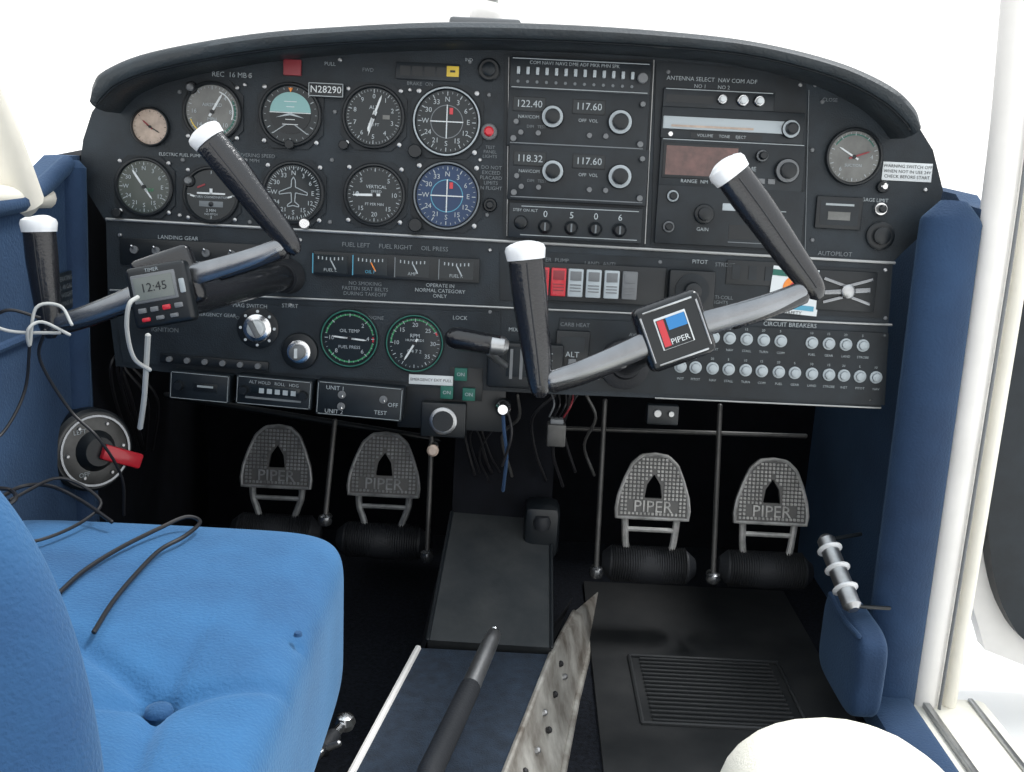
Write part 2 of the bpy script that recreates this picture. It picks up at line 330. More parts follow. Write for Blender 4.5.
for nm,x,y,r,m,m2 in [('vent_knob',489,70,11,'bezel_black','panel_dark'),('gear_unsafe_light',489,132,8,'gray_plastic','red'),('door_light',882,187,6,'bezel_black','chrome'),('headphone_jack',880,209,7,'chrome','bezel_black'),('microphone_jack',880,236,14,'bezel_black','bezel_black'),
   ('radio_knob',490,205,7,'bezel_black','bezel_black'),('trim_knob',192,88,6,'bezel_black','gray_plastic'),('flood_light',190,181,6,'bezel_black','gray_plastic')]:
    b=B(); r*=K0; b.lathe((0,0,0),[(r,0),(r,.003),(r*.85,.005),(r*.7,.005)],m,28); b.lathe((0,0,.004),[(r*.6,0),(r*.6,.007),(r*.4,.009)],m2,20); b.done(nm,TR(x,y,.002))
pad('hour_meter',838,213,46,32,.005,'bezel_black',.002,lbl='1304',ls=.25,lm='text',extra=lambda b,k,h:(b.box((0,0,h),(38*k,24*k,.001),'radio_face'),b.box((0,-3*k,h+.0006),(22*k,8*k,.001),'face_gray'),b.box((0,8*k,h+.0006),(28*k,2*k,.001),'text')))
o=pad('warning_placard',907,172,49,18,.001,'white')
for i,s in enumerate(["WARNING SWITCH OFF","WHEN NOT IN USE 24V","CHECK BEFORE START"]): text(o,s,0,(5-i*5)*K0,.0016,4.4*K0,'bezel_black')
b=B(); k=K0; b.box((0,0,.0005),(50*k,46*k,.001),'white',0,-.06); b.cyl((1*k,2*k,.001),14*k,.0008,'orange',28); b.cyl((1*k,2*k,.0015),8*k,.0008,'red',20); b.box((-8*k,17*k,.0013),(32*k,6*k,.0008),'green_dk',0,-.06); b.box((14*k,17*k,.0014),(16*k,6*k,.0009),'cyan',0,-.06)
b.box((0,-16*k,.0013),(40*k,5*k,.0008),'cyan',0,-.06); o=b.done('round_logo_sticker',TR(795,291,.004)); text(o,"SAFETY",0,-22*k,.0016,5*k,'bezel_black')
# ---------- radios
def radio(name,x1,y1,x2,y2,h=.008,m='radio_face'):
    cx,cy=(x1+x2)/2,(y1+y2)/2; b=B(); b.box((0,0,h/2),((x2-x1)*K0,(y2-y1)*K0,h),m,.001); return b,cx,cy,h
def rk(b,x,y,h,r,m='gray_plastic',top='white',L=.014):
    b.lathe((x,y,h),[(r,0),(r,L*.4),(r*.93,L*.5)],'bezel_black',24); b.lathe((x,y,h+L*.5),[(r*.93,0),(r*.8,.001)],top,24,cap=True); b.lathe((x,y,h+L*.5),[(r*.68,0),(r*.64,L*.6),(r*.5,L*.7)],m,18)
k=K0
b,cx,cy,h=radio('x',512,61,648,92)
for i in range(13): b.box(((-60+i*9.2)*k,2*k,h+.002),(3.2*k,7*k,.005),'num',.0008); b.cyl(((-60+i*9.2)*k,-8*k,h),1.6*k,.001,'text_dim',6)
b.cyl((60*k,0,h),5*k,.008,'gray_plastic',16); 
for s in(-1,1): b.box((0,s*13.5*k,h),(132*k,.8*k,.001),'text')
ob=b.done('audio_panel',TR(cx,cy,.002)); 
text(ob,"COM NAV1 NAV2 DME ADF MKR PHN SPK",-6*k,10*k,h+.0005,4.6*k,'text')
for nm,yy,a,c2 in [('navcom_radio',122,'122.40','117.60'),('navcom_radio',176,'118.32','117.60')]:
    b,cx,cy,h=radio(nm,509,yy-28,646,yy+26)
    for dx in (-48,10): b.box((dx*k,13*k,h),(32*k,14*k,.002),'bezel_black',.0006); b.box((dx*k,13*k,h+.001),(30*k,12*k,.0008),'face_black')
    rk(b,-25*k,2*k,h,11*k,'bezel_black','num'); rk(b,41*k,0,h,12*k,'bezel_black','num')
    for dx,dy in [(-55,-14),(-38,-14),(12,-14),(28,-14),(-60,-4),(62,18)]: b.cyl((dx*k,dy*k,h),2.6*k,.005,'gray_plastic',12)
    b.box((0,-24*k,h),(130*k,1.0*k,.001),'text_dim'); b.cyl((-62*k,-20*k,h),3*k,.004,'gray_plastic',12); b.cyl((62*k,-20*k,h),3*k,.004,'gray_plastic',12)
    ob=b.done(nm,TR(cx,cy,.002)); text(ob,a,-48*k,13*k,h+.002,9.5*k,'num'); text(ob,c2,10*k,13*k,h+.002,9.5*k,'num')
    text(ob,"NAV/COM",-48*k,1*k,h+.0005,4.5*k,'text'); text(ob,"OFF  VOL",10*k,0*k,h+.0005,4.5*k,'text'); text(ob,"DIM   TEST",-40*k,-8*k,h+.0005,4*k,'text_dim')
b,cx,cy,h=radio('t',509,206,641,240)
for i,dx in enumerate([-30,-4,20,44]): b.lathe((dx*k,-5*k,h),[(7*k,0),(7*k,.004),(4.5*k,.008)],'bezel_black',18); b.box((dx*k,-5*k,h+.009),(1.6*k,8*k,.002),'text_dim')
b.lathe((-54*k,-2*k,h),[(7*k,0),(6*k,.008),(4*k,.01)],'bezel_black',18); 
for s in(-1,1): b.box((4*k,s*14*k,h),(116*k,.8*k,.001),'text')
ob=b.done('transponder',TR(cx,cy,.002))
for s,dx in zip("0506",[-30,-4,20,44]): text(ob,s,dx*k,7*k,h+.001,9*k,'num')
text(ob,"STBY ON ALT",-50*k,10*k,h+.001,4*k,'text'); 
b,cx,cy,h=radio('d',664,91,772,109,.006)
for dx,r in [(3,5),(23,6),(39,5.5)]: rk(b,dx*k,0,h,r*k,'white','chrome',.01)
b.box((-28*k,-1*k,h),(46*k,7*k,.001),'bezel_black'); b.box((0,8*k,h),(104*k,.8*k,.001),'text'); b.done('marker_receiver',TR(cx,cy,.002))
b,cx,cy,h=radio('d',662,111,801,141,.007)
b.box((-4*k,0*k,h+.002),(128*k,12*k,.004),'num',.001); b.box((-20*k,-3*k,h+.0045),(80*k,2*k,.001),'face_tan'); rk(b,56*k,-1*k,h,9*k,'bezel_black','num'); b.cyl((-60*k,-11*k,h),2.5*k,.004,'chrome',10); b.box((-5*k,-11*k,h),(70*k,5*k,.001),'bezel_black'); ob=b.done('cassette_deck',TR(cx,cy,.002)); text(ob,"VOLUME     TONE     EJECT",-10*k,-11*k,h+.001,4*k,'text')
b,cx,cy,h=radio('d',660,143,801,188,.008)
b.box((-30*k,2*k,h),(76*k,34*k,.003),'bezel_black',.001); b.box((-30*k,2*k,h+.001),(70*k,28*k,.0015),'display_red'); rk(b,54*k,-3*k,h,12*k,'bezel_black','gray_plastic'); rk(b,28*k,10*k,h,6*k,'bezel_black','gray_plastic')
for dx in (20,30,40): b.box((dx*k,-14*k,h),(7*k,5*k,.003),'gray_plastic',.0005)
b.box((0,22*k,h),(138*k,.8*k,.001),'text'); ob=b.done('distance_measuring_radio',TR(cx,cy,.002)); text(ob,"DME",18*k,-3*k,h+.001,6*k,'text'); text(ob,"RANGE  NM  KTS",-30*k,-17.5*k,h+.0025,5*k,'text')
b,cx,cy,h=radio('d',656,189,801,246,.008)
rk(b,-26*k,2*k,h,10*k,'bezel_black','bezel_black',.012); rk(b,-58*k,18*k,h,6*k,'bezel_black','num',.01); rk(b,-60*k,-12*k,h,6*k,'bezel_black','gray_plastic',.01); b.box((2*k,10*k,h),(20*k,7*k,.002),'num',.0005)
b.box((30*k,8*k,h),(50*k,.8*k,.001),'text'); b.box((30*k,-14*k,h),(60*k,14*k,.001),'bezel_black'); b.box((30*k,-24*k,h),(60*k,.8*k,.001),'text_dim'); ob=b.done('direction_finder_radio',TR(cx,cy,.002)); text(ob,"ADF   BFO   REC",20*k,16*k,h+.001,5*k,'text'); text(ob,"GAIN",-26*k,-13*k,h+.001,5*k,'text')
b=B(); b.box((0,0,.003),(166*k,24*k,.006),'bezel_black',.001)
for dx in(-66,-26,16,60):
    b.box((dx*k,0*k,.006),(34*k,18*k,.0015),'face_black'); 
    for j in range(7): b.box(((dx-12+j*4)*k,5*k+.3*k*abs(j-3),.007),(1*k,3*k,.0005),'num')
    b.box(((dx+3)*k,-1*k,.0072),(1.2*k,10*k,.0005),'orange' if dx==-26 else 'num',0,.5)
    b.box(((dx-17.5)*k,0,.0075),(1*k,20*k,.001),'cyan' if dx<0 else 'text_dim')
ob=b.done('engine_instrument_cluster',TR(397,267,.002))
for s,dx in zip(["FUEL L","OIL P","AMP","FUEL R"],(-66,-26,16,60)): text(ob,s,dx*k,-6*k,.0075,4.5*k,'cyan' if dx==-26 else 'text')
b=B(); b.box((0,0,.0015),(170*k,26*k,.003),'bezel_black',.001)
for i,dx in enumerate([-70,-48,-24,2,28,54,74]): b.cyl((dx*k,2*k,.003),4*k,.004,'gray_plastic',12); b.tube([(dx*k,2*k,.006),(dx*k,6*k,.014)],.0016,'chrome',8)
ob=b.done('toggle_switch_row',TR(205,255,.002)); text(ob,"NAV  PITOT  STROBE  BEACON  PUMP  LAND",0,-8.5*k,.0035,5*k,'text')
b=B(); b.box((10*k,0,.003),(140*k,38*k,.006),'bezel_black',.001)
for i,(x,m) in enumerate([(541,'red'),(558,'red'),(575,'white'),(593,'white'),(611,'white'),(629,'gray_plastic')]):
    dx=(x-585)*k; b.box((dx,0,.008),(15*k,28*k,.01),m if m!='white' else 'num',.0015)
    b.box((dx,7*k,.0136),(11*k,9*k,.0008),'gray_plastic' if m!='red' else 'red_dull',.0002)
    for j in (-2,-5,-8): b.box((dx,j*k,.0133),(11*k,1*k,.001),'gray_plastic' if m!='red' else 'red_dull')
b.done('rocker_switch_row',TR(585,283,.003))
b=B(); b.box((0,0,.008),(46*k,40*k,.016),'bezel_black',.003); b.lathe((0,0,.016),[(17*k,0),(17*k,.003),(12*k,.004)],'panel_dark',28); b.lathe((0,0,.019),[(9*k,0),(8*k,.012),(5*k,.014)],'bezel_black',20); b.done('air_vent_control',TR(690,290,.002))
pad('climate_placard',752,273,52,24,.003,'bezel_black',extra=lambda b,k,h:[b.box((s*11*k,0,h),(8*k,14*k,.002),'radio_face') for s in(-1.5,0,1.5)])
b=B(); b.box((0,0,.002),(58*k,40*k,.004),'bezel_black',.001); b.lathe((0,0,.004),[(7*k,0),(7*k,.008),(5*k,.01)],'silver',16)
b.box((0,0,.006),(46*k,5*k,.004),'arm_gray',.001,.1); b.box((-12*k,8*k,.006),(26*k,3*k,.003),'arm_gray',.0005,-.3); b.box((12*k,9*k,.006),(26*k,3*k,.003),'arm_gray',.0005,.3); b.box((-14*k,-9*k,.006),(20*k,3*k,.003),'arm_gray',.0005,.3); b.box((14*k,-9*k,.006),(20*k,3*k,.003),'arm_gray',.0005,-.3); b.done('cabin_air_slider',TR(846,291,.002))
# circuit breakers
b=B(); O=U(785,365)
pl=[U(*p)-O for p in [(560,318),(888,333),(884,405),(552,388)]]; b.prism([(p.x,p.y) for p in pl],0,.003,'panel_dark')
br=[(x,337+(x-713)*.055) for x in (713,729,746,763,780,811,828,845,862)]+[(x,367+(x-695)*.055) for x in (680,695,712,728,745,761,778,794,811,828,843,859,875)]
for x,y in br:
    p=U(x,y)-O; b.lathe((p.x,p.y,.003),[(6.3*k,0),(6.3*k,.002),(4.6*k,.003)],'num',18,cap=False); b.lathe((p.x,p.y,.003),[(4.4*k,0),(4.2*k,.006),(3*k,.007)],'num',14)
cb=b.done('circuit_breaker_panel',MP@Matrix.Translation(O))
for i,(x,y) in enumerate(br):
    for dy,s in((12,["PITOT","NAV","STALL","TURN","COM","FUEL","GEAR","LAND","STROBE","INST"][i%10]),(-9.5,"%d"%[5,10,15,20][i%4])):
        p=U(x,y+dy)-O; text(cb,s,p.x,p.y,.0034,3.4*k,'text')
for s,x,y in [("AVIONICS",640,335),("COOL  VENT",600,378)]:
    p=U(x,y)-O; text(cb,s,p.x,p.y,.0034,5*k,'text_dim')
# quadrant control
b=B(); b.box((0,0,.012),(76*k,46*k,.024),'bezel_black',.004); b.box((-4*k,4*k,.025),(30*k,30*k,.002),'panel_dark',.0005)
for dx in(-14,-4,6): b.box((dx*k,2*k,.0265),(3*k,30*k,.002),'gray_plastic')
for i in range(5): b.box((22*k,(14-i*7)*k,.0255),(10*k,1*k,.001),'text')
b.tube(smooth([(-20*k,0,.025),(-28*k,8*k,.05),(-36*k,18*k,.08)],5),.005,'silver',10)
b.tube([(-72*k,30*k,.085),(-66*k,30*k,.088),(-40*k,27*k,.09),(-26*k,26*k,.09)],[10*k,11*k,10*k,9*k],'grip_black',18)
b.tube([(-34*k,26*k,.091),(-22*k,25*k,.09)],[9.6*k,9.2*k],'silver',16)
b.tube([(6*k,6*k,.025),(8*k,22*k,.07)],.003,'silver',8); b.tube([(8*k,22*k,.07),(9*k,25*k,.078)],.008,'red_dull',12)
b.done('throttle_quadrant',TR(525,364,.002))
b=B(); b.box((0,0,.004),(34*k,44*k,.008),'bezel_black',.002); b.box((0,8*k,.008),(24*k,16*k,.002),'radio_face'); b.box((0,-12*k,.01),(8*k,12*k,.008),'gray_plastic',.001); o=b.done('alternate_air_control',TR(572,352,.002)); text(o,'ALT',0,-2*k,.0095,8*k,'num')
b=B(); b.lathe((0,0,0),[(26*k,0),(25*k,.012),(20*k,.015)],'rubber',32); b.done('control_shaft_boot',TR(624,364,.003))
def strip(name,x1,y1,x2,y2,fn,w=.02):
    c=U((x1+x2)/2,(y1+y2)/2,w); b=B(); W=(x2-x1)*k; H=(y2-y1)*k; b.box((0,0,-.02),(W,H,.05),'radio_face',.002)
    for s in(-1,1): b.box((0,s*(H/2-.002),.0052),(W*.93,.0007,.0008),'text'); b.box((s*(W/2-.0025),0,.0052),(.0007,H*.86,.0008),'text')
    fn(b); return b.done(name,MP@Matrix.Translation(c)@Matrix.Rotation(-.045,4,'Z'))
def f1(b): b.lathe((-20*k,0,.005),[(5*k,0),(4*k,.008)],'bezel_black',14); b.box((6*k,0,.005),(24*k,8*k,.002),'bezel_black',.0005); b.box((6*k,1*k,.0065),(16*k,2*k,.0006),'text')
strip('intercom_unit',170,372,231,401,f1)
def f2(b):
    b.box((2*k,2*k,.005),(50*k,9*k,.003),'face_black',.0005)
    for i in range(5): b.box((-12*k+i*8*k,1*k,.0068),(5*k,5*k,.0006),'num')
    b.lathe((-30*k,0,.005),[(5*k,0),(4*k,.008)],'bezel_black',14); b.lathe((30*k,0,.005),[(5*k,0),(4*k,.008)],'bezel_black',14); b.box((0,-7*k,.0055),(56*k,2*k,.001),'text_dim')
o=strip('autopilot_head',236,377,313,407,f2); text(o,"ALT HOLD   ROLL   HDG",0,9*k,.006,4.5*k,'text')
def f3(b):
    for dx,dy in [(-18,5),(-18,-7),(24,4)]: b.cyl((dx*k,dy*k,.005),4*k,.003,'gray_plastic',12); b.tube([(dx*k,dy*k,.008),(dx*k+.003,dy*k,.018)],.0016,'chrome',8)
o=strip('fuel_pump_switch_box',316,383,404,418,f3); text(o,"UNIT 1",-25*k,11*k,.006,6*k,'num'); text(o,"UNIT 2",-25*k,-13*k,.006,6*k,'num'); text(o,"OFF",34*k,-1*k,.006,6*k,'num'); text(o,"TEST",22*k,-10*k,.006,6*k,'num')
b=B(); b.box((0,0,.002),(110*k,9*k,.004),'bezel_black',.0005)
for i in range(6): b.cyl(((-45+i*18)*k,0,.004),3*k,.006,'gray_plastic',10)
b.done('dimmer_switch_strip',MP@Matrix.Translation(U(215,362,.004))@Matrix.Rotation(-.03,4,'Z'))
o=pad('checklist_label',431,380,45,10,.001,'white',w=.004,lbl='EMERGENCY EXIT PULL',lm='bezel_black',ls=.4)
for x,y in [(461,374),(447,392),(469,394)]: pad('indicator_light',x,y,13,13,.006,'green_dk',.001,w=.003,lbl='ON',lm='num',ls=.4)
pad('light_module',466,384,34,34,.002,'bezel_black',w=.001)
pad('engine_sub_panel',452,405,110,50,.006,'bezel_black',w=-.008)
b=B(); b.box((0,0,-.02),(46*k,36*k,.03),'bezel_black',.003); b.lathe((0,0,-.005),[(14*k,0),(14*k,.006),(12*k,.008),(10*k,.008)],'silver',28); b.lathe((0,0,.002),[(11*k,0),(10*k,.004)],'bezel_black',20); b.done('cigar_lighter',TR(443,421,.02))
b=B(); b.lathe((0,0,-.03),[(4*k,0),(4*k,.03)],'silver',12); b.lathe((0,0,0),[(6*k,0),(6*k,.005),(4*k,.008)],'face_tan',16); b.done('parking_brake_knob',TR(433,450,.02))
b=B(); b.lathe((0,0,-.03),[(8*k,0),(8*k,.03)],'bezel_black',12); b.lathe((0,0,0),[(7*k,0),(8*k,.006),(5*k,.014)],'chrome',16)
b.tube(smooth([(0,0,.0),(2*k,-20*k,.01),(6*k,-50*k,0),(4*k,-90*k,-.02)],5),.0025,'blue_wall',8); b.tube(smooth([(4*k,0,.0),(10*k,-25*k,.01),(2*k,-60*k,0)],5),.002,'cable_black',8); b.done('oxygen_valve',TR(503,408,.02))
b=B(); b.box((0,0,0),(20*k,24*k,.03),'tray_metal',.003); b.box((0,14*k,0),(14*k,6*k,.02),'gray_plastic',.002)
for i in range(4): b.tube(smooth([((-8+i*5)*k,18*k,0),((-4+i*6)*k,34*k,.01),((-10+i*9)*k,48*k,-.02)],5),.0014,['gray_plastic','cable_black','cable_black','red_dull'][i],6)
b.done('relay_box',TR(556,434,-.03))
b=B(); b.box((0,0,0),(32*k,20*k,.02),'bezel_black',.002); b.cyl((-6*k,2*k,.01),4*k,.006,'silver',12); b.cyl((8*k,2*k,.01),3*k,.006,'silver',12); b.done('headset_jack_box',TR(662,414,0))
b=B()
for i in range(11):
    x0=random.uniform(450,600); x1=x0+random.uniform(-25,15); d=random.uniform(1.42,1.46)
    b.tube(smooth([at_y(x0,395,d),at_y((x0+x1)/2+random.uniform(-15,15),418,d+.01),at_y(x1,random.uniform(435,455),d+.03),at_y(x1+10,random.uniform(465,490),d+.05)],5),random.choice([.0015,.0025]),random.choice(['cable_black','cable_black','cable_black','tray_metal']),6)
for i in range(7):
    x0=random.uniform(112,150); b.tube(smooth([at_y(x0,345+i*4,1.42),at_y(x0-12,365,1.39),at_y(x0+random.uniform(-15,15),400,1.42),at_y(x0+10,450,1.5)],5),.0025,'cable_black',6)
b.done('wiring_harness')
# ---------- yokes
def yoke(name,x,y,d,sc,rz,entry,device=False,lean=(0,0),gl=(1,1)):
    o=at_d(x,y,d); q=d/f*sc; tl=math.radians(9)
    u=Vector((1,0,0)); v=Vector((0,math.sin(tl),math.cos(tl))); w=u.cross(v)
    M=Matrix(((u.x,v.x,w.x,o.x),(u.y,v.y,w.y,o.y),(u.z,v.z,w.z,o.z),(0,0,0,1)))@Matrix.Rotation(rz,4,'Z')
    b=B()
    for s in(-1,1):
        arm=smooth([(s*14*q,-2*q,0),(s*60*q,-5*q,2*q),(s*105*q,-6*q,4*q),(s*138*q,-4*q,4*q)],6)
        b.tube(arm,[(14-5*i/(len(arm)-1))*q for i in range(len(arm))],'arm_gray',16,flat=.6,ref=(0,0,1))
        b.tube([p+Vector((0,-3*q,-3*q)) for p in arm[6:]],[(12)*q]*len(arm[6:]),'grip_black',16,flat=.6,ref=(0,0,1))
        L=lean[0 if s<0 else 1]; G=gl[0 if s<0 else 1]
        g=smooth([(s*152*q,-14*q,0*q),(s*148*q,0,1*q),((s*141-s*L*.25)*q,30*q*G,3*q),((s*131-s*L*.66)*q,78*q*G,6*q),((s*121-s*L)*q,120*q*G,9*q)],6)
        n=len(g); rr=[(9+9.5*min(1,(i/(n*.75)))**.8)*q for i in range(n)]
        b.tube(g,rr,'grip_black',24,flat=.8,ref=(0,0,1))
        b.tube([p+Vector((0,0,rr[i]*.8)) for i,p in enumerate(g)][4:-1],.9*q,'rubber',6)
        e=g[-1]; dirv=(g[-1]-g[-2]).normalized()
        sl=(dirv+Vector((0,0,.45))).normalized()
        b.tube([e-dirv*3*q,e+dirv*7*q,e+dirv*11*q,e+dirv*14*q],[19.5*q,21*q,19.5*q,14*q],'cap_alu',24,flat=.85,ref=(0,0,1),round_ends=False)
        b.lathe((0,0,0),[(18*q,0),(16*q,2.5*q),(9*q,4*q)],'cap_alu',24,M=Matrix.Translation(e+dirv*8*q+Vector((0,0,2*q)))@sl.to_track_quat('Z','Y').to_matrix().to_4x4(),sx=1,sy=.9)
    b.box((0,0,-4*q),(74*q,70*q,22*q),'grip_black',9*q,seg=4)
    ent=M.inverted()@(MP@U(entry[0],entry[1],.0))
    st=Vector((0,-28*q,-8*q)) if device else Vector((0,0,-6*q))
    b.tube([st,st.lerp(ent,.15),ent],[16*q,18*q,18*q],'grip_black',22,round_ends=False)
    b.tube([st.lerp(ent,.93),ent*1.0],[22*q,25*q],'rubber',22,round_ends=False)
    if not device:
        b.box((0,0,8*q),(66*q,62*q,5*q),'bezel_black',6*q,seg=4)
        for a in (-1,1): b.tube([(-26*q,a*28*q,11*q),(26*q,a*28*q,11*q)],1.1*q,'silver',6); b.tube([(a*30*q,-24*q,11*q),(a*30*q,24*q,11*q)],1.1*q,'silver',6)
        b.box((-1*q,2*q,10.6*q),(34*q,34*q,1.2*q),'white',1*q); b.box((-1*q,1*q,11.2*q),(31*q,31*q,1.2*q),'bezel_black')
        b.box((-12*q,2*q,11.9*q),(7*q,28*q,1.2*q),'red'); b.box((4*q,10*q,11.9*q),(20*q,13*q,1.2*q),'blue_logo'); 
    ob=b.done(name,M)
    if not device: text(ob,"PIPER",2*q,-9*q,12*q,8.5*q,'white')
    return ob,M,q
yk,MY,qy=yoke('control_yoke',674,331,1.04,.965,math.radians(22.5),(624,364),lean=(2,16),gl=(1.03,1.1))
yk,ML,ql=yoke('control_yoke',168,281,1.13,.86,math.radians(21.5),(289,276),True,lean=(4,18),gl=(.85,1.12))
q=1.13/f; b=B(); b.box((0,0,0),(60*q,60*q,18*q),'bezel_black',5*q,seg=3); b.box((-3*q,8*q,9*q),(44*q,28*q,3*q),'gray_plastic',2*q); b.box((-3*q,8*q,10.5*q),(38*q,22*q,1.5*q),'lcd')
for i in range(4): b.box(((-19+i*12)*q,-13*q,9.5*q),(8*q,5*q,4*q),'red' if i==2 else 'gray_plastic',1*q)
for i in range(3): b.box(((-17+i*14)*q,-22*q,9.5*q),(8*q,4*q,4*q),'red' if i==0 else 'gray_plastic',1*q)
b.box((24*q,5*q,9.5*q),(5*q,14*q,4*q),'text',1*q)
ob=b.done('yoke_timer',ML@Matrix.Translation((-4*q,-13*q,18*q))@Matrix.Rotation(math.radians(-9),4,'Z')); text(ob,"12:45",-3*q,8*q,11.6*q,12*q,'bezel_black'); text(ob,"TIMER",-3*q,25*q,9.2*q,5*q,'text')
b=B()
b.tube(smooth([at_d(138,297,1.06),at_d(129,305,1.05),at_d(127,330,1.06),at_d(134,358,1.08),at_d(150,370,1.1)],6),.0024,'cable_white',8)
b.tube(smooth([at_d(148,335,1.08),at_d(146,370,1.1),at_d(144,400,1.12),at_d(140,428,1.14)],6),.0031,'cable_white',8)
b.tube(smooth([at_d(70,335,1.08),at_d(42,322,1.07),at_d(28,330,1.06),at_d(30,345,1.07),at_d(36,308,1.07),at_d(60,306,1.08),at_d(72,325,1.07)],6),.0018,'cable_white',8)
b.tube(smooth([at_d(45,330,1.1),at_d(40,360,1.12),at_d(70,410,1.15),at_d(100,440,1.15),at_d(122,478,1.18),at_d(124,515,1.2)],6),.0018,'cable_black',8)
b.tube(smooth([at_d(30,340,1.08),at_d(25,390,1.1),at_d(5,430,1.08),at_d(-20,450,1.05)],6),.0018,'cable_black',8)
b.tube(smooth([at_d(-10,325,1.06),at_d(15,332,1.07),at_d(60,333,1.08)],6),.0018,'cable_white',8)
b.tube(smooth([at_d(-10,318,1.07),at_d(10,310,1.07),at_d(40,318,1.08)],6),.0018,'cable_black',8)
b.done('headset_cord')
# ---------- pedals
def raypoly(poly,a):
    d=Vector((math.cos(a),math.sin(a))); best=None
    for i in range(len(poly)):
        p=Vector(poly[i]); e=Vector(poly[(i+1)%len(poly)])-p; den=d.x*e.y-d.y*e.x
        if abs(den)<1e-9: continue
        t=(p.x*e.y-p.y*e.x)/den; s=(p.x*d.y-p.y*d.x)/den
        if t>0 and -1e-6<=s<=1+1e-6 and (best is None or t>best): best=t
    return d*best
def inpoly(x,y,poly):
    c=False;n=len(poly)
    for i in range(n):
        x1,y1=poly[i];x2,y2=poly[(i+1)%n]
        if (y1>y)!=(y2>y) and x<(x2-x1)*(y-y1)/(y2-y1)+x1: c=not c
    return c
def pedal(x,y,sc,m,Y,lower):
    q=(Y*math.cos(PITCH)+.35*math.sin(PITCH))/f*sc; o=at_y(x,y,Y); tl=math.radians(12)
    v=Vector((0,math.sin(tl),math.cos(tl))); u=Vector((1,0,0)); w=u.cross(v)
    M=Matrix(((u.x,v.x,w.x,o.x),(u.y,v.y,w.y,o.y),(u.z,v.z,w.z,o.z),(0,0,0,1)))
    out=[(-38,-32),(38,-32),(39,-22),(37,-8),(31,10),(24,26),(14,35),(0,37),(-14,35),(-24,26),(-31,10),(-37,-8),(-39,-22)]
    hole=[(-9,-10),(9,-10),(7,4),(0,15),(-7,4)]
    b=B(); N=72; vs=[];fs=[]
    for z in(0,5):
        for P in(out,hole):
            for i in range(N): p=raypoly(P,2*math.pi*i/N+.001); vs.append((p.x*q,p.y*q,z*q))
    for i in range(N):
        j=(i+1)%N
        fs+= [(2*N+i,2*N+j,3*N+j,3*N+i),(i,N+i,N+j,j),(i,j,2*N+j,2*N+i),(N+i,3*N+i,3*N+j,N+j)]
    b.add(vs,fs,'pedal_base')
    rim=[raypoly(out,2*math.pi*i/N)*.96 for i in range(N+1)]
    b.tube([(p.x*q,p.y*q,5.5*q) for p in rim],1.8*q,m,6,round_ends=False)
    h2=[(px*1.35,py*1.35) for px,py in hole]
    o2=[(px*.92,py*.92) for px,py in out]
    for iy in range(-30,34,4):
        for ix in range(-36,38,4):
            if inpoly(ix,iy,o2) and not inpoly(ix,iy,h2) and not (iy<-12 and iy>-26 and abs(ix)<28):
                b.box((ix*q,iy*q,5.8*q),(2.7*q,2.7*q,2.2*q),m,.4*q,seg=1)
    for s in(-1,1): b.tube(smooth([(s*27*q,-28*q,-2*q),(s*26*q,-44*q,-4*q),(s*(24 if lower else 20)*q,-62*q,-6*q),(s*18*q,-78*q,-6*q)],4),3.6*q,m,8)
    b.tube([(-26*q,-44*q,-4*q),(26*q,-44*q,-4*q)],2.6*q,m,8)
    b.tube([(-40*q,-80*q,-8*q),(0,-82*q,-6*q),(40*q,-82*q,-8*q)],[17*q,19*q,17*q],'rubber',20)
    for i in range(-15,16): b.lathe((0,0,0),[(18.6*q,-.5*q),(19.4*q,0),(18.6*q,.5*q)],'mat_rib' if lower else 'rubber',20,M=Matrix.Translation((i*2.5*q,-81*q,-7*q))@Matrix.Rotation(math.pi/2,4,'Y'))
    ob=b.done('rudder_pedal',M); t=text(ob,"PIPER",0,-19*q,6.2*q,17*q,m); t.data.extrude=.9*q; return ob
pedal(653,488,1,'pedal_metal',1.56,True); pedal(771,493,1,'pedal_metal',1.56,True)
pedal(278,458,.95,'pedal_dark',1.58,False); pedal(385,466,.97,'pedal_dark',1.58,False)
b=B()
b.tube([at_y(555,428,1.62),at_y(806,436,1.62)],.004,'tray_metal',12); b.tube([at_y(165,395,1.64),at_y(440,440,1.64)],.006,'bezel_black',12)
for x0,y0,x1,y1,x2 in [(720,405,713,578,0),(605,400,596,572,0),(335,420,325,520,0),(432,430,427,556,0)]:
    b.tube([at_y(x0,y0,1.55),at_y(x1,y1,1.5)],.0042,'tray_metal',10)
    e=at_y(x1,y1,1.5); b.lathe(e,[(.004,-.010),(.010,-.007),(.012,0),(.010,.007),(.004,.010)],'arm_gray',16,)
    b.tube([e,e+Vector((0,.03,-.005))],.006,'silver',10)
b.done('rudder_linkage')
# ---------- shell
def poly3(b,pts,m,off):
    n=len(pts); off=Vector(off); vs=[Vector(p) for p in pts]+[Vector(p)+off for p in pts]
    b.add(vs,[tuple(range(n)),tuple(reversed(range(n,2*n)))]+[(i,(i+1)%n,n+(i+1)%n,n+i) for i in range(n)],m)
XL=-.605; XR=.60
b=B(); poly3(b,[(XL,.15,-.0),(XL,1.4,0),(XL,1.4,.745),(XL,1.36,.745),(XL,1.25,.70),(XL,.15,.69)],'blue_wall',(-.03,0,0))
poly3(b,[(XL,1.4,-.0),(XL,1.92,0),(XL,1.92,.78),(XL,1.4,.745)],'well_black',(-.03,0,0))
b.tube(smooth([(XL,.15,.685),(XL,1.1,.69),(XL,1.25,.70),(XL,1.36,.735)],5),.012,'blue_wall',10)
b.tube([(XL+.0,.2,.52),(XL,1.36,.53)],.006,'blue_wall',8)
b.tube(smooth([(XL-.002,1.34,.0),(XL-.002,1.35,.4),(XL,1.37,.73)],5),.02,'blue_wall',12)
b.done('wall_left')
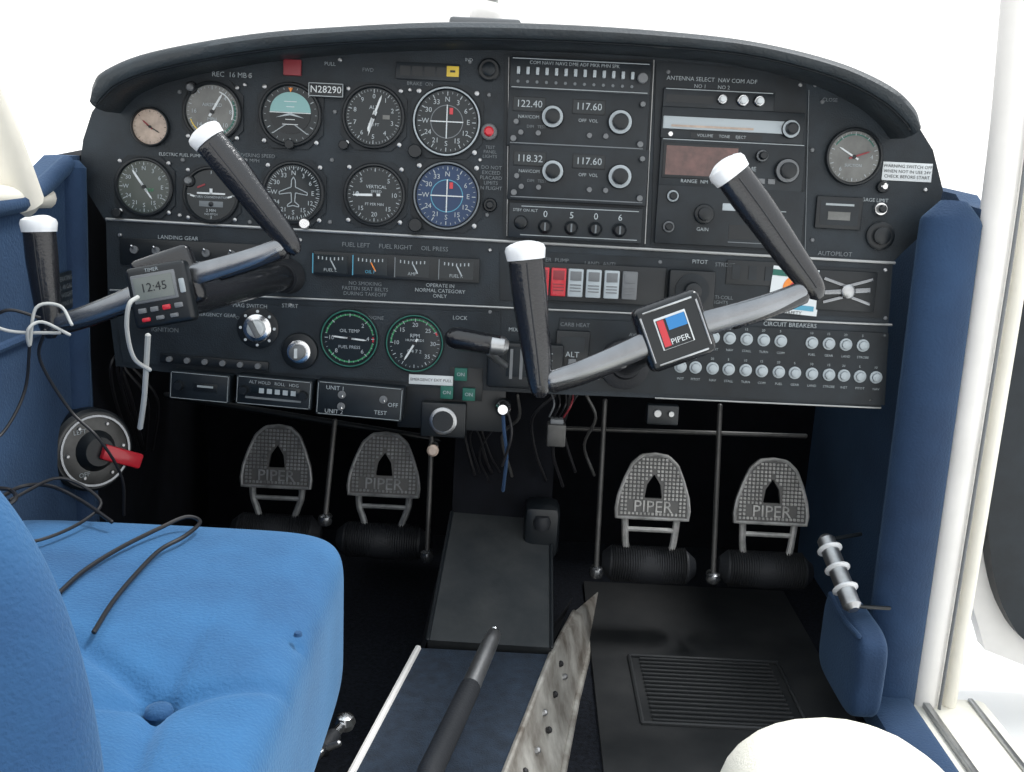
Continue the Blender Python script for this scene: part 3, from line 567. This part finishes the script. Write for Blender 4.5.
b=B(); poly3(b,[(XR,1.335,0),(XR,1.92,0),(XR,1.92,.77),(XR,1.42,.75),(XR,1.40,.74),(XR,1.335,.735)],'blue_wall',(.03,0,0))
pp=smooth([(.575,1.335,.0),(.572,1.335,.25),(.568,1.335,.5),(.566,1.34,.68),(.568,1.345,.727)],5)
b.tube(pp,[.04]*(len(pp)-2)+[.038,.032],'blue_wall',18,flat=.8,ref=(0,1,0))
b.box((.565,1.05,.02),(.07,.6,.04),'blue_wall',.012)
b.done('wall_right')
b=B(); poly3(b,[(-.64,1.92,0),(.64,1.92,0),(.64,1.92,.8),(-.64,1.92,.8)],'well_black',(0,.02,0)); b.done('wall_front')
b=B(); poly3(b,[(-.64,.1,0),(.64,.1,0),(.64,1.94,0),(-.64,1.94,0)],'dark_carpet',(0,0,-.03)); b.done('floor')
b=B(); poly3(b,[(-60,-60,-.7),(60,-60,-.7),(60,60,-.7),(-60,60,-.7)],'tarmac',(0,0,-.05)); b.done('ground')
b=B(); 
prof=[(-.5,-.10),(-.1,-.03),(.5,-.01),(1.1,-.02),(1.5,-.06),(1.7,-.13),(1.5,-.2),(.5,-.22),(-.5,-.12)]
b.prism(prof,.74,5.2,'wing_white',Matrix(((0,0,1,0),(1,0,0,0),(0,1,0,0),(0,0,0,1)))); b.done('airplane_wing')
b=B(); b.tube(smooth([at_x(20,202,XL-.01),at_x(8,165,XL-.01),at_x(-12,110,XL-.01),at_x(-45,30,XL-.01)],5),[.028-.0004*i for i in range(16)],'cream',12,flat=1)
b.tube([at_x(46,198,XL-.005),at_x(-60,196,XL-.005)],.014,'cream',12); b.done('window_1')
# door frame
b=B()
pts=[Vector((XR+.028,1.335,0)),Vector((XR+.026,1.335,.4)),Vector((XR+.022,1.335,.75)),Vector((XR+.008,1.33,.95)),Vector((XR-.02,1.31,1.15))]
b.tube(smooth(pts,5),.022,'frame_white',14,flat=1.0); b.tube([p+Vector((.035,-.01,0)) for p in smooth(pts,5)],.01,'cream',10); b.tube([p+Vector((.016,-.022,0)) for p in smooth(pts,5)],.0025,'gray_plastic',8)
b.done('trim_1')
b=B(); b.box((.66,.85,-.005),(.13,1.0,.05),'cream',.01); b.box((.625,.85,.024),(.01,.98,.01),'silver',.002); b.box((.70,.85,.022),(.008,.98,.006),'silver',.002); b.done('trim_2')
# open door
b=B()
def yz(x,y,Y): p=at_y(x,y,Y); return (p.x,p.z)
Y=1.52; Mx=Matrix(((1,0,0,0),(0,0,-1,Y),(0,1,0,0),(0,0,0,1)))
rimo=[yz(*p,Y) for p in [(978,262),(1230,252),(1260,690),(1040,672),(985,650),(960,560),(958,400)]]
b.prism(rimo,-.03,.0,'frame_white',Mx)
rim=[yz(*p,Y) for p in [(1000,300),(1024,262),(1150,258),(1210,300),(1210,640),(1120,665),(1030,640),(1000,610),(984,560),(980,490),(985,400),(992,340)]]
b.prism([(p.x,p.y) for p in smooth([(x,z,0) for x,z in rim],4)],.0,.03,'panel_dark',Mx)
fr_=[Vector((p[0],Y-.01,p[1])) for p in [yz(*p,Y) for p in [(978,262),(1000,150),(1040,90),(1240,80),(1240,255)]]]
b.tube(smooth(fr_,5),.014,'frame_white',10)
h0=at_y(1000,288,Y-.05); b.tube([h0,h0+Vector((.07,0,-.005))],.008,'silver',10); b.tube([h0+Vector((.02,0,0)),h0+Vector((.02,.05,0))],.006,'silver',8)
b.done('door_1')
# ---------- tunnel
b=B()
tl=at_z(417,650,.12); trr=at_z(551,655,.12); bl=at_z(352,772,.12); brr=at_z(505,772,.12)
def ext(a,c,Y): t=(Y-a.y)/(c.y-a.y); return a+(c-a)*t
bl2=ext(tl,bl,.3); br2=ext(trr,brr,.3)
fb=[at_z(562,772,0),at_z(576,700,0),at_z(591,640,0),at_z(600,590,0)]; f0=ext(fb[1],fb[0],.3)
fl=at_z(400,655,0); fl2=ext(fl,at_z(338,772,0),.3)
y0=1.235; TL=ext(tl,bl2,y0); TRt=ext(trr,br2,y0)
b.add([bl2,br2,TRt,TL],[(0,1,2,3)],'blue_carpet')
tt=[br2,brr,brr.lerp(TRt,.5),TRt,at_z(574,612,.06)]; bb=[f0]+fb
b.add(tt+bb,[(i,i+1,6+i,5+i) for i in range(4)],'worn_metal')
b.add([bl2,TL,Vector((fl.x,1.3,0)),ext(fl,fl2,.3)],[(0,1,2,3)],'worn_metal')
b.tube(tt,.004,'worn_metal',8); b.tube([bl2,TL],.0045,'frame_white',8); b.tube(bb,.006,'worn_metal',8)
for i in range(7):
    p=brr.lerp(TRt,i/7); g=fb[0].lerp(fb[2],i/7); c=p.lerp(g,.3+.1*(i%3)); n=Vector((1,0,.6)).normalized()
    b.lathe((0,0,0),[(.0045,-.002),(.0045,.003),(.002,.005)],'silver' if i%2 else 'cable_black',8,M=Matrix.Translation(c)@n.to_track_quat('Z','Y').to_matrix().to_4x4())
b.done('center_tunnel')
b=B()
A=at_y(452,512,1.5); Bq=at_y(551,520,1.5); Cq=Vector((TRt.x,y0,.13)); D=Vector((TL.x+.012,y0+.005,.13))
poly3(b,[A,Bq,Cq,D],'plate_gray',(0,.01,-.02))
b.add([Bq,Vector((Bq.x+.015,1.55,0)),at_z(573,597,.02),Cq],[(0,1,2,3)],'rubber'); b.add([A,Vector((A.x-.015,1.55,0)),Vector((D.x-.03,1.3,0)),D],[(0,1,2,3)],'rubber')
for p,qq in [(A,D),(Bq,Cq)]: b.tube([p,qq],.003,'bezel_black',8)
poly3(b,[Vector((A.x,1.5,A.z)),Vector((Bq.x,1.5,Bq.z)),Vector((Bq.x+.0,1.56,.5)),Vector((A.x,1.56,.5))],'well_black',(0,.3,0))
bx=at_y(541,527,1.47); b.box(bx,(.055,.06,.085),'bezel_black',.012); b.lathe(bx+Vector((0,-.03,.02)),[(.012,-.01),(.014,0),(.01,.01)],'rubber',14); b.box(bx+Vector((0,0,-.07)),(.035,.03,.06),'rubber',.006)
b.done('center_pedestal')
b=B(); t0=at_y(494,634,1.17); t1=at_y(470,688,1.06); t2=at_y(430,772,.88)
b.tube([t0,t0.lerp(t1,.2),t1],[.009,.0105,.0115],'silver',16); b.tube([t0-Vector((0,-.004,0)),t0+Vector((0,.008,.002))],.006,'chrome',12)
b.tube([t1,t2,Vector((t2.x-.03,.6,.14))],[.0125,.013,.012],'rubber',16); b.box((t2.x-.03,.6,.137),(.06,.1,.03),'rubber',.008); b.done('flap_lever')
b=B(); p0=at_y(345,722,1.08); p1=at_y(322,750,1.02); p2=at_y(295,775,.97)
b.tube([p0,p1,p2],.006,'chrome',12); b.lathe(p0,[(.002,-.012),(.010,-.008),(.013,0),(.010,.008),(.002,.012)],'chrome',16); b.tube([p1,p1+Vector((.02,0,.01))],.004,'silver',8); b.tube([p0.lerp(p1,.5),p1],.0095,'rubber',12); b.tube([p2,p2+Vector((-.02,-.1,-.12))],.008,'rubber',10); b.done('seat_adjust_lever')
b=B()
poly3(b,[(.14,.85,0.006),(.52,.85,.006),(.52,1.72,.006),(.15,1.72,.006)],'mat_black',(0,0,-.005))
q=[at_z(*p,.008) for p in [(642,656),(785,662),(800,728),(628,722)]]
xa=(q[0].x+q[3].x)/2; xb=(q[1].x+q[2].x)/2; ya=q[3].y; yb=q[0].y
for p1,p2 in [((xa,ya),(xb,ya)),((xb,ya),(xb,yb)),((xb,yb),(xa,yb)),((xa,yb),(xa,ya))]: b.tube([(*p1,.008),(*p2,.008)],.003,'mat_rib',6)
for i in range(16): yy=ya+(yb-ya)*(i+.7)/16.5; b.box(((xa+xb)/2,yy,.008),(xb-xa-.03,.004,.005),'mat_rib',.001)
b.done('rubber_floor_mat')
# ---------- seats
def segd(x,y,a,c):
    ax,ay=a; cx,cy=c; dx,dy=cx-ax,cy-ay; t=max(0,min(1,((x-ax)*dx+(y-ay)*dy)/(dx*dx+dy*dy))); return math.hypot(x-ax-dx*t,y-ay-dy*t),t
def puff(b,c,h,m,N=34,pw=7,dim=(),M=None,bulge=.02,creases=()):
    vs=[];fs=[];idx={}
    def V(p):
        k=tuple(round(t,5) for t in p)
        if k not in idx:
            idx[k]=len(vs); v=Vector(p); n=sum(abs(t)**pw for t in v)**(1/pw); q=v/n
            x=c[0]+q.x*h[0]; y=c[1]+q.y*h[1]; z=c[2]+q.z*h[2]
            if q.z>0: z+=bulge*(1-q.x**2)*(1-q.y**2)*q.z
            if q.z>.3:
                for dx,dy,a,s in dim: z-=a*math.exp(-math.hypot(x-dx,y-dy)/s)
                for a,c2,dep,wd in creases:
                    d,t=segd(x,y,a,c2); z-=dep*(1-t)**.7*math.exp(-(d/wd)**2)
            vs.append((x,y,z))
        return idx[k]
    g=[-1+2*i/N for i in range(N+1)]
    for ax in range(3):
        for sg in(-1,1):
            for i in range(N):
                for j in range(N):
                    q=[]
                    for a,c2 in((i,j),(i+1,j),(i+1,j+1),(i,j+1)):
                        p=[0,0,0]; p[ax]=sg; p[(ax+1)%3]=g[a]; p[(ax+2)%3]=g[c2]; q.append(V(p))
                    fs.append(q if sg>0 else q[::-1])
    b.add(vs,fs,m,M)
b=B()
d0=at_z(158,692,.375); d1=at_z(298,628,.38); D0=(d0.x,d0.y)
cre=[(D0,(D0[0]+l*math.cos(a),D0[1]+l*math.sin(a)),dp,.008) for a,l,dp in ((.35,.16,.008),(1.5,.11,.005),(2.6,.17,.010),(3.6,.13,.007),(4.9,.17,.010))]
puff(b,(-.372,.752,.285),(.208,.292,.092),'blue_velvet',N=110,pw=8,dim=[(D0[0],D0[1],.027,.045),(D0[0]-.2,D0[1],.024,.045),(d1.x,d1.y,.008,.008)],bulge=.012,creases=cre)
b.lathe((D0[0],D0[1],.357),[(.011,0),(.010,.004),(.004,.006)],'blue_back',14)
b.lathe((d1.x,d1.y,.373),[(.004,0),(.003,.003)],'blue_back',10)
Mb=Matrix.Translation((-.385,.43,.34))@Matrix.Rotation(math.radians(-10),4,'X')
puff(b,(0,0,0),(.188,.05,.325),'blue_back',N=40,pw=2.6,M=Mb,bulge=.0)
b.box((-.385,.72,.16),(.34,.5,.05),'bezel_black',.01)
for sx in(-.54,-.24):
    for sy in(.55,.9): b.tube([(sx,sy,.0),(sx,sy,.15)],.012,'silver',10)
    b.box((sx,.72,.012),(.03,.6,.02),'silver',.003)
b.done('pilot_seat',ang=60)
b=B()
def sz(x,y): return at_z(x,y,.392)
b.tube(smooth([at_z(-10,505,.41),at_z(20,487,.41),at_z(50,486,.41),at_z(80,500,.40),sz(112,522)],6),.0022,'cable_black',8)
b.tube(smooth([sz(60,592),sz(85,570),sz(120,548),sz(160,528),at_z(186,517,.395),at_z(200,522,.392),sz(185,536),sz(160,550),sz(135,575),sz(112,603),sz(94,632)],6),.0022,'cable_black',8)
b.tube(smooth([at_z(-10,488,.43),at_z(10,490,.42),at_z(15,500,.42),at_z(-10,515,.41)],6),.0022,'cable_black',8)
b.tube(smooth([sz(-10,545),sz(40,540),sz(85,520),at_z(100,500,.40),at_z(60,478,.42),at_z(10,500,.42)],6),.0018,'cable_black',8)
b.done('headset_cable')
b=B(); o=at_x(93,450,XL+.03); ax=Vector((.75,-.62,.1)).normalized(); rotm=ax.to_track_quat('Z','Y').to_matrix().to_4x4(); M=Matrix.Translation(o)@rotm
b.lathe((0,0,-.03),[(.058,0),(.058,.03),(.054,.034)],'bezel_black',36); b.lathe((0,0,.004),[(.052,0),(.046,.003),(.03,.004)],'tray_metal',36); b.lathe((0,0,.006),[(.03,0),(.028,.004),(.02,.014)],'bezel_black',20)
b.lathe((0,0,.007),[(.050,0),(.050,.002),(.047,.002)],'arm_gray',36,cap=False)
b.box((.028,-.012,.024),(.06,.022,.012),'red',.004,-.45)
for a in range(0,360,60): b.lathe((.040*math.cos(math.radians(a)),.040*math.sin(math.radians(a)),.008),[(.003,0),(.002,.002)],'silver',8)
ob=b.done('fuel_selector',M); text(ob,"LEFT",-.02,.03,.009,.009,'text'); text(ob,"OFF",-.02,-.03,.009,.009,'text')
b=B(); 
o=at_x(68,290,XL+.004); M=Matrix.Translation(o)@Matrix(((0,0,1,0),(1,0,0,0),(0,1,0,0),(0,0,0,1)))
b.box((0,0,0),(.11,.05,.003),'panel_black',.001); ob=b.done('operating_placard',M)
for i,s in enumerate(["OPERATING LIMITS","FUEL 48 GAL USABLE","MAX WEIGHT 2400 LBS","NO SPINS APPROVED"]): text(ob,s,0,.017-.011*i,.002,.009,'text_dim')
b=B(); p=at_d(840,652,1.42)
puff(b,(p.x+.02,p.y+.01,p.z-.005),(.024,.085,.065),'blue_wall',N=14,pw=5,bulge=0); b.tube(smooth([(p.x,p.y-.06,p.z+.056),(p.x-.002,p.y,p.z+.052),(p.x,p.y+.07,p.z+.056)],5),.004,'blue_wall',8); b.done('map_pocket')
b=B(); a0=at_d(826,540,1.45); a1=at_d(852,606,1.38)
b.tube([a0,a1],.013,'silver',16)
for t in(.15,.45,.75): 
    pq=a0.lerp(a1,t); tm=(a1-a0).normalized().to_track_quat('Z','Y').to_matrix().to_4x4()
    b.lathe((0,0,-.003),[(.015,0),(.018,.002),(.018,.004),(.015,.006)],'cap_alu',18,M=Matrix.Translation(pq)@tm)
b.tube([a0,a0+Vector((.06,.03,0))],.003,'bezel_black',8); b.tube([a1,a1+Vector((.06,.02,-.01))],.003,'bezel_black',8); b.done('fire_extinguisher_tube')
b=B(); p=at_y(486,19,1.5); b.box(p+Vector((0,0,-.008)),(.10,.06,.014),'gray_plastic',.005); b.lathe(p,[(.022,-.005),(.024,.005),(.022,.015),(.014,.022)],'frame_white',24); b.done('magnetic_compass')
b=B(); b.tube([at_y(492,10,1.75),at_y(498,-60,1.6)],.010,'frame_white',10); b.done('windshield_center_post')
# ---------- leg of the photographer
kn=at_d(816,768,.80)
me=bpy.data.meshes.new('photographer_leg')
pts=[(kn.x+.03,kn.y-.52,.36),(kn.x+.015,kn.y-.25,kn.z-.015),(kn.x,kn.y,kn.z),(kn.x,kn.y-.0,kn.z-.13),(kn.x-.0,kn.y-.06,.10),(kn.x,kn.y-.08,.045),(kn.x,kn.y+.08,.03)]
me.from_pydata(pts,[(i,i+1) for i in range(len(pts)-1)],[]); ob=bpy.data.objects.new('photographer_leg',me); bpy.context.collection.objects.link(ob)
sk=ob.modifiers.new('skin','SKIN'); rr=[.115,.104,.092,.08,.05,.045,.035]
for i,v in enumerate(me.skin_vertices[0].data): v.radius=(rr[i],rr[i]*(.95 if i!=2 else .9))
me.skin_vertices[0].data[0].use_root=True
sk.use_smooth_shade=True
ss=ob.modifiers.new('sub','SUBSURF'); ss.levels=3; ss.render_levels=3
me.materials.append(MATS['khaki'])
# ---------- lights
w=bpy.data.worlds.new('world'); bpy.context.scene.world=w; w.use_nodes=True; nt=w.node_tree; bg=nt.nodes['Background']
tc=nt.nodes.new('ShaderNodeTexCoord'); sp=nt.nodes.new('ShaderNodeSeparateXYZ'); cr=nt.nodes.new('ShaderNodeValToRGB')
nt.links.new(tc.outputs['Generated'],sp.inputs[0]); nt.links.new(sp.outputs['Z'],cr.inputs[0]); nt.links.new(cr.outputs[0],bg.inputs['Color'])
cr.color_ramp.elements[0].position=0; cr.color_ramp.elements[0].color=(1,.98,.96,1); cr.color_ramp.elements[1].position=1; cr.color_ramp.elements[1].color=(.86,.94,1,1)
bg.inputs['Strength'].default_value=1.55
s=bpy.data.lights.new('sun','SUN'); s.energy=3.0; s.angle=math.radians(15); so=bpy.data.objects.new('sun',s); bpy.context.collection.objects.link(so)
so.rotation_euler=Vector((-.45,-.25,-1)).to_track_quat('-Z','Y').to_euler()
